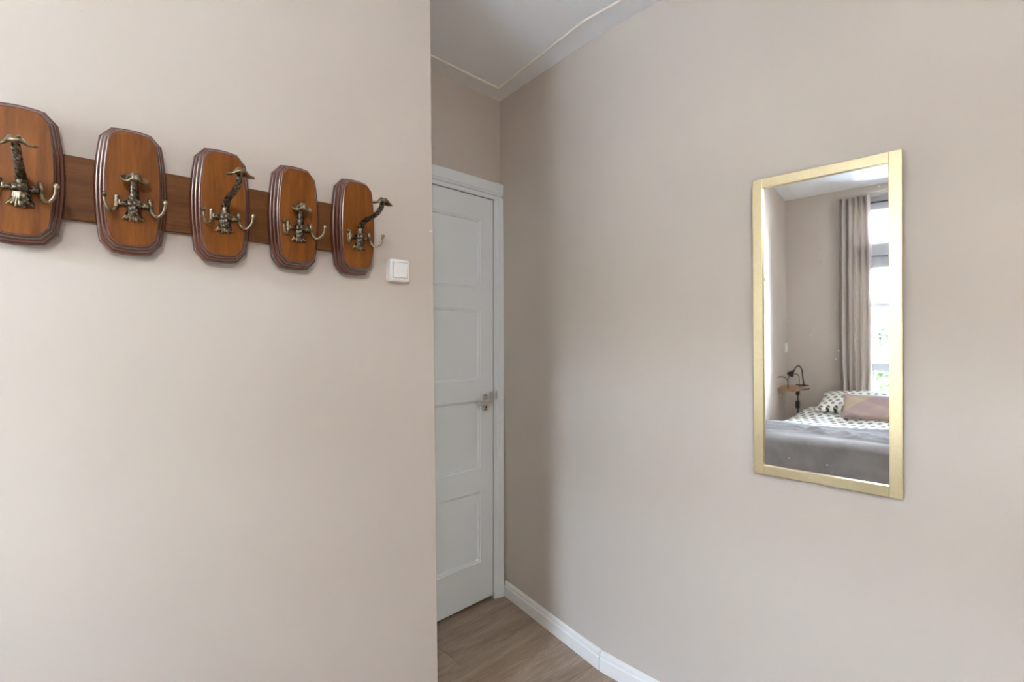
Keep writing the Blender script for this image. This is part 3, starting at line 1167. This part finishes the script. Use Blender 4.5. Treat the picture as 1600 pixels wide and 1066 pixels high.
def blanket_f(u, v, side):
    y = BY0 - 0.012 + (BY1 - BY0 + 0.030) * v
    top_len, drop = 0.47, 0.46
    s = u * (top_len + drop)
    xe = BX1 + 0.022 + 0.006 * math.sin(3 * y)
    r = 0.05
    xs = xe - top_len - 0.10 * (v - 0.5) + 0.015 * math.sin(9 * y)
    top = 0.618
    L1 = (xe - r) - xs
    if s < L1:
        x, z, nx_, nz_ = xs + s, top, 0, 1
    elif s < L1 + r * math.pi / 2:
        a = (s - L1) / r
        x, z, nx_, nz_ = xe - r + r * math.sin(a), top - r + r * math.cos(a), math.sin(a), math.cos(a)
    else:
        x, z, nx_, nz_ = xe, top - r - (s - L1 - r * math.pi / 2), 1, 0
    d = 0.0
    for fx, hgt, wd, sl in FOLD:
        c = fx + sl * (y - 0.8) + 0.02 * math.sin(6 * y + fx * 30)
        if s < L1 + 0.02:
            d += 1.25 * hgt * math.exp(-((x - c) / wd) ** 2) * (0.65 + 0.35 * math.sin(4 * y + fx * 17))
    d += 0.003 * math.sin(23 * y + 9 * z) * (1 if nx_ else 0.3)
    if side == 1:
        d = -0.004
    return (x + nx_ * d, y, z + nz_ * d)


bl = cloth_sheet('blanket', 0, 0, 0, 0, blanket_f, 0, 300, 70, M['blanket'])
tag(bl, 'creased light grey blanket over the foot of the bed', 'blanket')


def pillow(name, label, w, d, h, mat, loc, rot):
    bm = B()
    nu, nv = 24, 18
    V = {}
    for side in (1, -1):
        for i in range(nu + 1):
            for j in range(nv + 1):
                a = -1 + 2 * i / nu
                b = -1 + 2 * j / nv
                pin = 1 - 0.07 * (1 - a * a) * abs(b) ** 3
                pin2 = 1 - 0.05 * (1 - b * b) * abs(a) ** 3
                x = a * w / 2 * pin2
                y = b * d / 2 * pin
                t = (max(0.0, 1 - abs(a) ** 3.0) ** 0.55) * (max(0.0, 1 - abs(b) ** 3.0) ** 0.55)
                z = side * (h / 2 * t + 0.002) + 0.006 * t * math.sin(6 * a + 4 * b)
                V[side, i, j] = bm.verts.new((x, y, z))
    for i in range(nu):
        for j in range(nv):
            bm.faces.new([V[1, i, j], V[1, i + 1, j], V[1, i + 1, j + 1], V[1, i, j + 1]])
            bm.faces.new([V[-1, i, j + 1], V[-1, i + 1, j + 1], V[-1, i + 1, j], V[-1, i, j]])
    for i in range(nu):
        for j in (0, nv):
            bm.faces.new([V[1, i, j], V[1, i + 1, j], V[-1, i + 1, j], V[-1, i, j]])
    for j in range(nv):
        for i in (0, nu):
            bm.faces.new([V[1, i, j], V[1, i, j + 1], V[-1, i, j + 1], V[-1, i, j]])
    o = obj(name, bm, mat, None, smooth=True, loc=loc, rot=rot)
    return tag(o, label, 'pillow')


pillow('pillow', 'plump white pillow printed with dark leaves at the head of the bed', 0.42, 0.64, 0.12, M['print'], (-1.650, 0.885, 0.680), (0, R(15), 0))
pillow('cushion', 'pink and beige geometric cushion propped against the printed pillow', 0.22, 0.50, 0.09, M['cushion'], (-1.385, 0.745, 0.690), (0, R(50), 0))

# the bed stands parallel to the slightly skewed wall
piv = Matrix.Translation((BX1, BY1, 0)) @ Matrix.Rotation(-R(3.0), 4, 'Z') @ Matrix.Translation((-BX1, -BY1, 0))
for o in COL.objects:
    if o.parent is None and o.name in ('bed', 'duvet', 'blanket', 'pillow', 'cushion'):
        o.matrix_basis = piv @ Matrix.LocRotScale(o.location, o.rotation_euler, None)

# ------------------------------------------------------------------ clamp-on bedside shelf and reading lamp
sh = empty('bedside_shelf', (-1.66, 1.50, 0.0))
tag(sh, 'small wooden bedside shelf on a black post beside the bed', 'shelf')
bm = B()
pl_ = rounded_sq(0.5, 0.12, 5)
prism(bm, [(p[0] * 0.34, p[1] * 0.185) for p in pl_], [(p[0] * 0.34, p[1] * 0.185) for p in pl_], 0.762, 0.782)
obj('shelf_board', bm, M['wood_shelf'], sh, bevel=0.002)
bm = tube(B(), [(0.02, -0.066, 0.0), (0.02, -0.066, 0.762)], 0.006, 10)
obj('post', bm, M['black'], sh, smooth=True)
bm = box(B(), 0.004, 0.036, -0.079, -0.053, 0.715, 0.762)
obj('clamp', bm, M['black'], sh, bevel=0.003)
obj('clamp', box(B(), 0.002, 0.038, -0.079, -0.05, 0.60, 0.665), M['black'], sh, bevel=0.003)
obj('foot', lathe(B(), [(0.05, 0.0), (0.05, 0.008), (0.02, 0.014)], 20, (0.02, -0.066, 0)), M['black'], sh)
# wire arches that hold books
for x0, y0, x1, y1, hgt in ((0.155, 0.075, 0.160, -0.03, 0.105), (0.160, -0.03, -0.06, -0.055, 0.125)):
    pts = []
    rx = math.hypot(x1 - x0, y1 - y0) / 2
    z0 = 0.782
    zz = z0 + hgt - min(rx, 0.045)
    pts.append((x0, y0, z0 - 0.006))
    for k in range(13):
        a = math.pi * k / 12
        t = (1 - math.cos(a)) / 2
        pts.append((x0 + (x1 - x0) * t, y0 + (y1 - y0) * t, zz + min(rx, 0.045) * math.sin(a)))
    pts.append((x1, y1, z0 - 0.006))
    obj('wire_arch', tube(B(), pts, 0.0032, 8), M['black'], sh, smooth=True)

lamp = empty('clip_lamp', (-1.78, 1.425, 0.80))
tag(lamp, 'black gooseneck clip lamp on the edge of the wooden shelf', 'lamp')
bm = tube(B(), spline([(0, 0, 0.0), (-0.01, 0.012, 0.07), (-0.010, 0.018, 0.13), (0.0, 0.040, 0.165), (0.010, 0.062, 0.148), (0.016, 0.075, 0.118)], 7), 0.0055, 10)
obj('gooseneck', bm, M['black'], lamp, smooth=True)
bm = B()
lathe(bm, [(0.009, 0.0), (0.012, -0.012), (0.022, -0.034), (0.032, -0.052), (0.030, -0.050), (0.012, -0.016)], 18)
shade = obj('lamp_shade', bm, M['black'], lamp, smooth=True, loc=(0.016, 0.077, 0.121), rot=(R(40), R(15), 0))
ball(b2 := B(), (0, 0, -0.034), 0.014, 12, 8)
obj('bulb', b2, M['plastic'], shade, smooth=True)
obj('clip_jaw', box(B(), -0.03, 0.075, -0.045, -0.030, -0.004, 0.004), M['black'], lamp, rot=(R(8), R(-4), R(60)), bevel=0.001)
obj('clip_jaw', box(B(), -0.03, 0.075, -0.045, -0.030, -0.050, -0.042), M['black'], lamp, rot=(R(-8), R(12), R(60)), bevel=0.001)
obj('clip_spring', tube(B(), [(0.0, 0, 0.004), (0.004, -0.004, -0.045)], 0.010, 10), M['black'], lamp, smooth=True)

# ------------------------------------------------------------------ unseen pendant lamp, added to account for the coat rack shadows and corner light
cl = empty('added_pendant_lamp', (-0.50, -0.65, CZ))
tag(cl, 'unseen white globe pendant lamp added in the middle of the room', 'lamp')
obj('ceiling_rose', lathe(B(), [(0.05, 0.0), (0.05, -0.012), (0.03, -0.03), (0.006, -0.034)], 28), M['plastic'], cl)
obj('cord', tube(B(), [(0, 0, -0.03), (0, 0, -0.12)], 0.003, 8), M['plastic'], cl)
obj('socket', lathe(B(), [(0.012, -0.115), (0.026, -0.13), (0.03, -0.16), (0.02, -0.165)], 20), M['plastic'], cl)
obj('globe', ball(B(), (0, 0, -0.27), 0.112, 40, 24), M['opal'], cl, smooth=True)

# ------------------------------------------------------------------ outdoors
tag(obj('courtyard_ground', bx(-60, XW - 0.5, -30, 40, -4.3, -4.2), M['bounce_ground']), 'courtyard ground below the window, made pale grey to bounce light indoors', 'ground', kind='structure')

# outer ledge with a potted plant
ledge = obj('flower_ledge', box(B(), XW - 0.55, XW - 0.285, WY0 - 0.1, WY1 + 0.1, 0.935, 0.965), M['frame_grey'], None, bevel=0.003)
tag(ledge, 'grey flower ledge outside the window', 'ledge')
pp = empty('potted_plant', (XW - 0.42, 0.965, 0.966))
tag(pp, 'leafy plant in a white pot on the ledge outside the window', 'potted plant')
obj('pot', lathe(B(), [(0.045, 0.0), (0.050, 0.005), (0.066, 0.13), (0.070, 0.132), (0.070, 0.145), (0.062, 0.145), (0.058, 0.125)], 24), M['pot'], pp, smooth=True)
obj('soil', lathe(B(), [(0.057, 0.118), (0.057, 0.126), (0.02, 0.130)], 20), M['soil'], pp)
rnd = random.Random(11)


def leaf(bm, c, d, L, wdt, up):
    d = d.normalized()
    s = d.cross(up).normalized()
    n = s.cross(d)
    p0, p1, p2, p3 = c, c + d * L * 0.45 + s * wdt + n * L * 0.06, c + d * L - n * L * 0.08, c + d * L * 0.45 - s * wdt + n * L * 0.06
    m = c + d * L * 0.5
    vs_ = [bm.verts.new(p) for p in (p0, p1, p2, p3, m)]
    bm.faces.new((vs_[0], vs_[1], vs_[4]))
    bm.faces.new((vs_[1], vs_[2], vs_[4]))
    bm.faces.new((vs_[2], vs_[3], vs_[4]))
    bm.faces.new((vs_[3], vs_[0], vs_[4]))


stems, leaves = B(), B()
for k in range(9):
    a = rnd.uniform(0, 6.28)
    l = rnd.uniform(0.10, 0.22)
    tip = Vector((math.cos(a) * l * 0.5, math.sin(a) * l * 0.5, 0.128 + l))
    basep = Vector((math.cos(a) * 0.015, math.sin(a) * 0.015, 0.12))
    pts = spline([basep, basep.lerp(tip, 0.5) + Vector((0, 0, 0.02)), tip], 4)
    tube(stems, pts, 0.002, 6)
    for q in pts[3:]:
        for _ in range(2):
            dvec = Vector((rnd.uniform(-1, 1), rnd.uniform(-1, 1), rnd.uniform(-0.2, 0.6)))
            leaf(leaves, q, dvec, rnd.uniform(0.03, 0.055), rnd.uniform(0.010, 0.018), Vector((0, 0, 1)))
obj('stem', stems, M['leaf'], pp, smooth=True)
lf = obj('leaves', leaves, M['leaf'], pp, recalc=False)
tag(lf, kind='stuff')

# apartment house across the courtyard
FXX = -25.0
ab = empty('apartment_building', (FXX, 4.5, -4.2))
tag(ab, 'apartment house with pale balconies across the courtyard', 'building')
obj('facade_wall', box(B(), -6, 0, -12, 12, 0, 11.6), M['render_white'], ab)
obj('roof', box(B(), -6.3, 0.3, -12.3, 12.3, 11.6, 12.0), M['concrete'], ab)
rail_me = None
for fl in range(4):
    zf = 1.36 + 2.69 * fl                     # balcony floor level
    for by in (-9.6, -4.8, 0.0, 4.8, 9.6):
        bal = obj('balcony_slab', box(B(), 0.001, 1.3, by - 2.1, by + 2.1, zf - 0.30, zf), M['concrete'], ab)
        bm = B()
        box(bm, 1.24, 1.29, by - 2.1, by + 2.1, zf + 0.98, zf + 1.04)
        box(bm, 1.24, 1.29, by - 2.1, by + 2.1, zf + 0.08, zf + 0.13)
        for k in range(22):
            yy = by - 2.08 + k * 0.198
            box(bm, 1.25, 1.28, yy - 0.02, yy + 0.02, zf, zf + 1.0)
        obj('railing', bm, M['rail_white'], bal)
        for wy, ww, wz0, wz1 in ((by - 1.2, 0.75, 0.06, 2.1), (by + 0.4, 0.55, 0.75, 2.1), (by + 1.45, 0.35, 0.95, 2.0)):
            wdw = obj('window', box(B(), 0.001, 0.05, wy - ww, wy + ww, zf + wz0, zf + wz1), M['rail_white'], ab)
            bm = B()
            box(bm, 0.05, 0.06, wy - ww + 0.08, wy - 0.04, zf + wz0 + 0.08, zf + wz1 - 0.08)
            box(bm, 0.05, 0.06, wy + 0.04, wy + ww - 0.08, zf + wz0 + 0.08, zf + wz1 - 0.08)
            obj('window_glass', bm, M['dark_glass'], wdw)


def tree(loc, h, rad, seed, label):
    rnd = random.Random(seed)
    t = empty('leafy_tree', loc)
    tag(t, label, 'tree', 'courtyard trees')
    tops = []
    bm = B()
    tube(bm, [(0, 0, 0), (0.05, 0, h * 0.35), (0, 0.05, h * 0.7)], [0.14, 0.11, 0.06], 10)
    for k in range(9):
        a = rnd.uniform(0, 6.28)
        z0 = rnd.uniform(h * 0.3, h * 0.65)
        tip = (math.cos(a) * rad * 0.7, math.sin(a) * rad * 0.7, z0 + rnd.uniform(0.2, 0.9))
        tube(bm, [(0, 0, z0), tip], [0.05, 0.015], 6)
        tops.append(Vector(tip))
    obj('trunk', bm, M['bark'], t, smooth=True)
    bm = B()
    for k in range(2600):
        # leaves in clumps inside an ellipsoid crown
        u = Vector((rnd.gauss(0, 1), rnd.gauss(0, 1), rnd.gauss(0, 1))).normalized()
        r = rnd.uniform(0.45, 1.0) ** 0.6
        c = Vector((u.x * rad * r, u.y * rad * r, h * 0.66 + u.z * h * 0.34 * r))
        leaf(bm, c, Vector((rnd.uniform(-1, 1), rnd.uniform(-1, 1), rnd.uniform(-1, 0.4))), rnd.uniform(0.14, 0.26), rnd.uniform(0.05, 0.09), Vector((0.1, 0.2, 1)))
    tag(obj('foliage', bm, M['leaf'], t, recalc=False), kind='stuff')
    return t


tree((-11.0, 1.75, -4.2), 5.9, 1.25, 3, 'light green tree at the right edge of the window view')
tree((-8.5, 3.6, -4.2), 4.6, 1.3, 5, 'low bushy tree just below the window')
tree((-13.5, 5.4, -4.2), 5.0, 1.5, 8, 'rounded tree standing farther left in the courtyard')
tree((-12.0, -1.8, -4.2), 7.0, 1.8, 9, 'tall tree to the right of the window view')
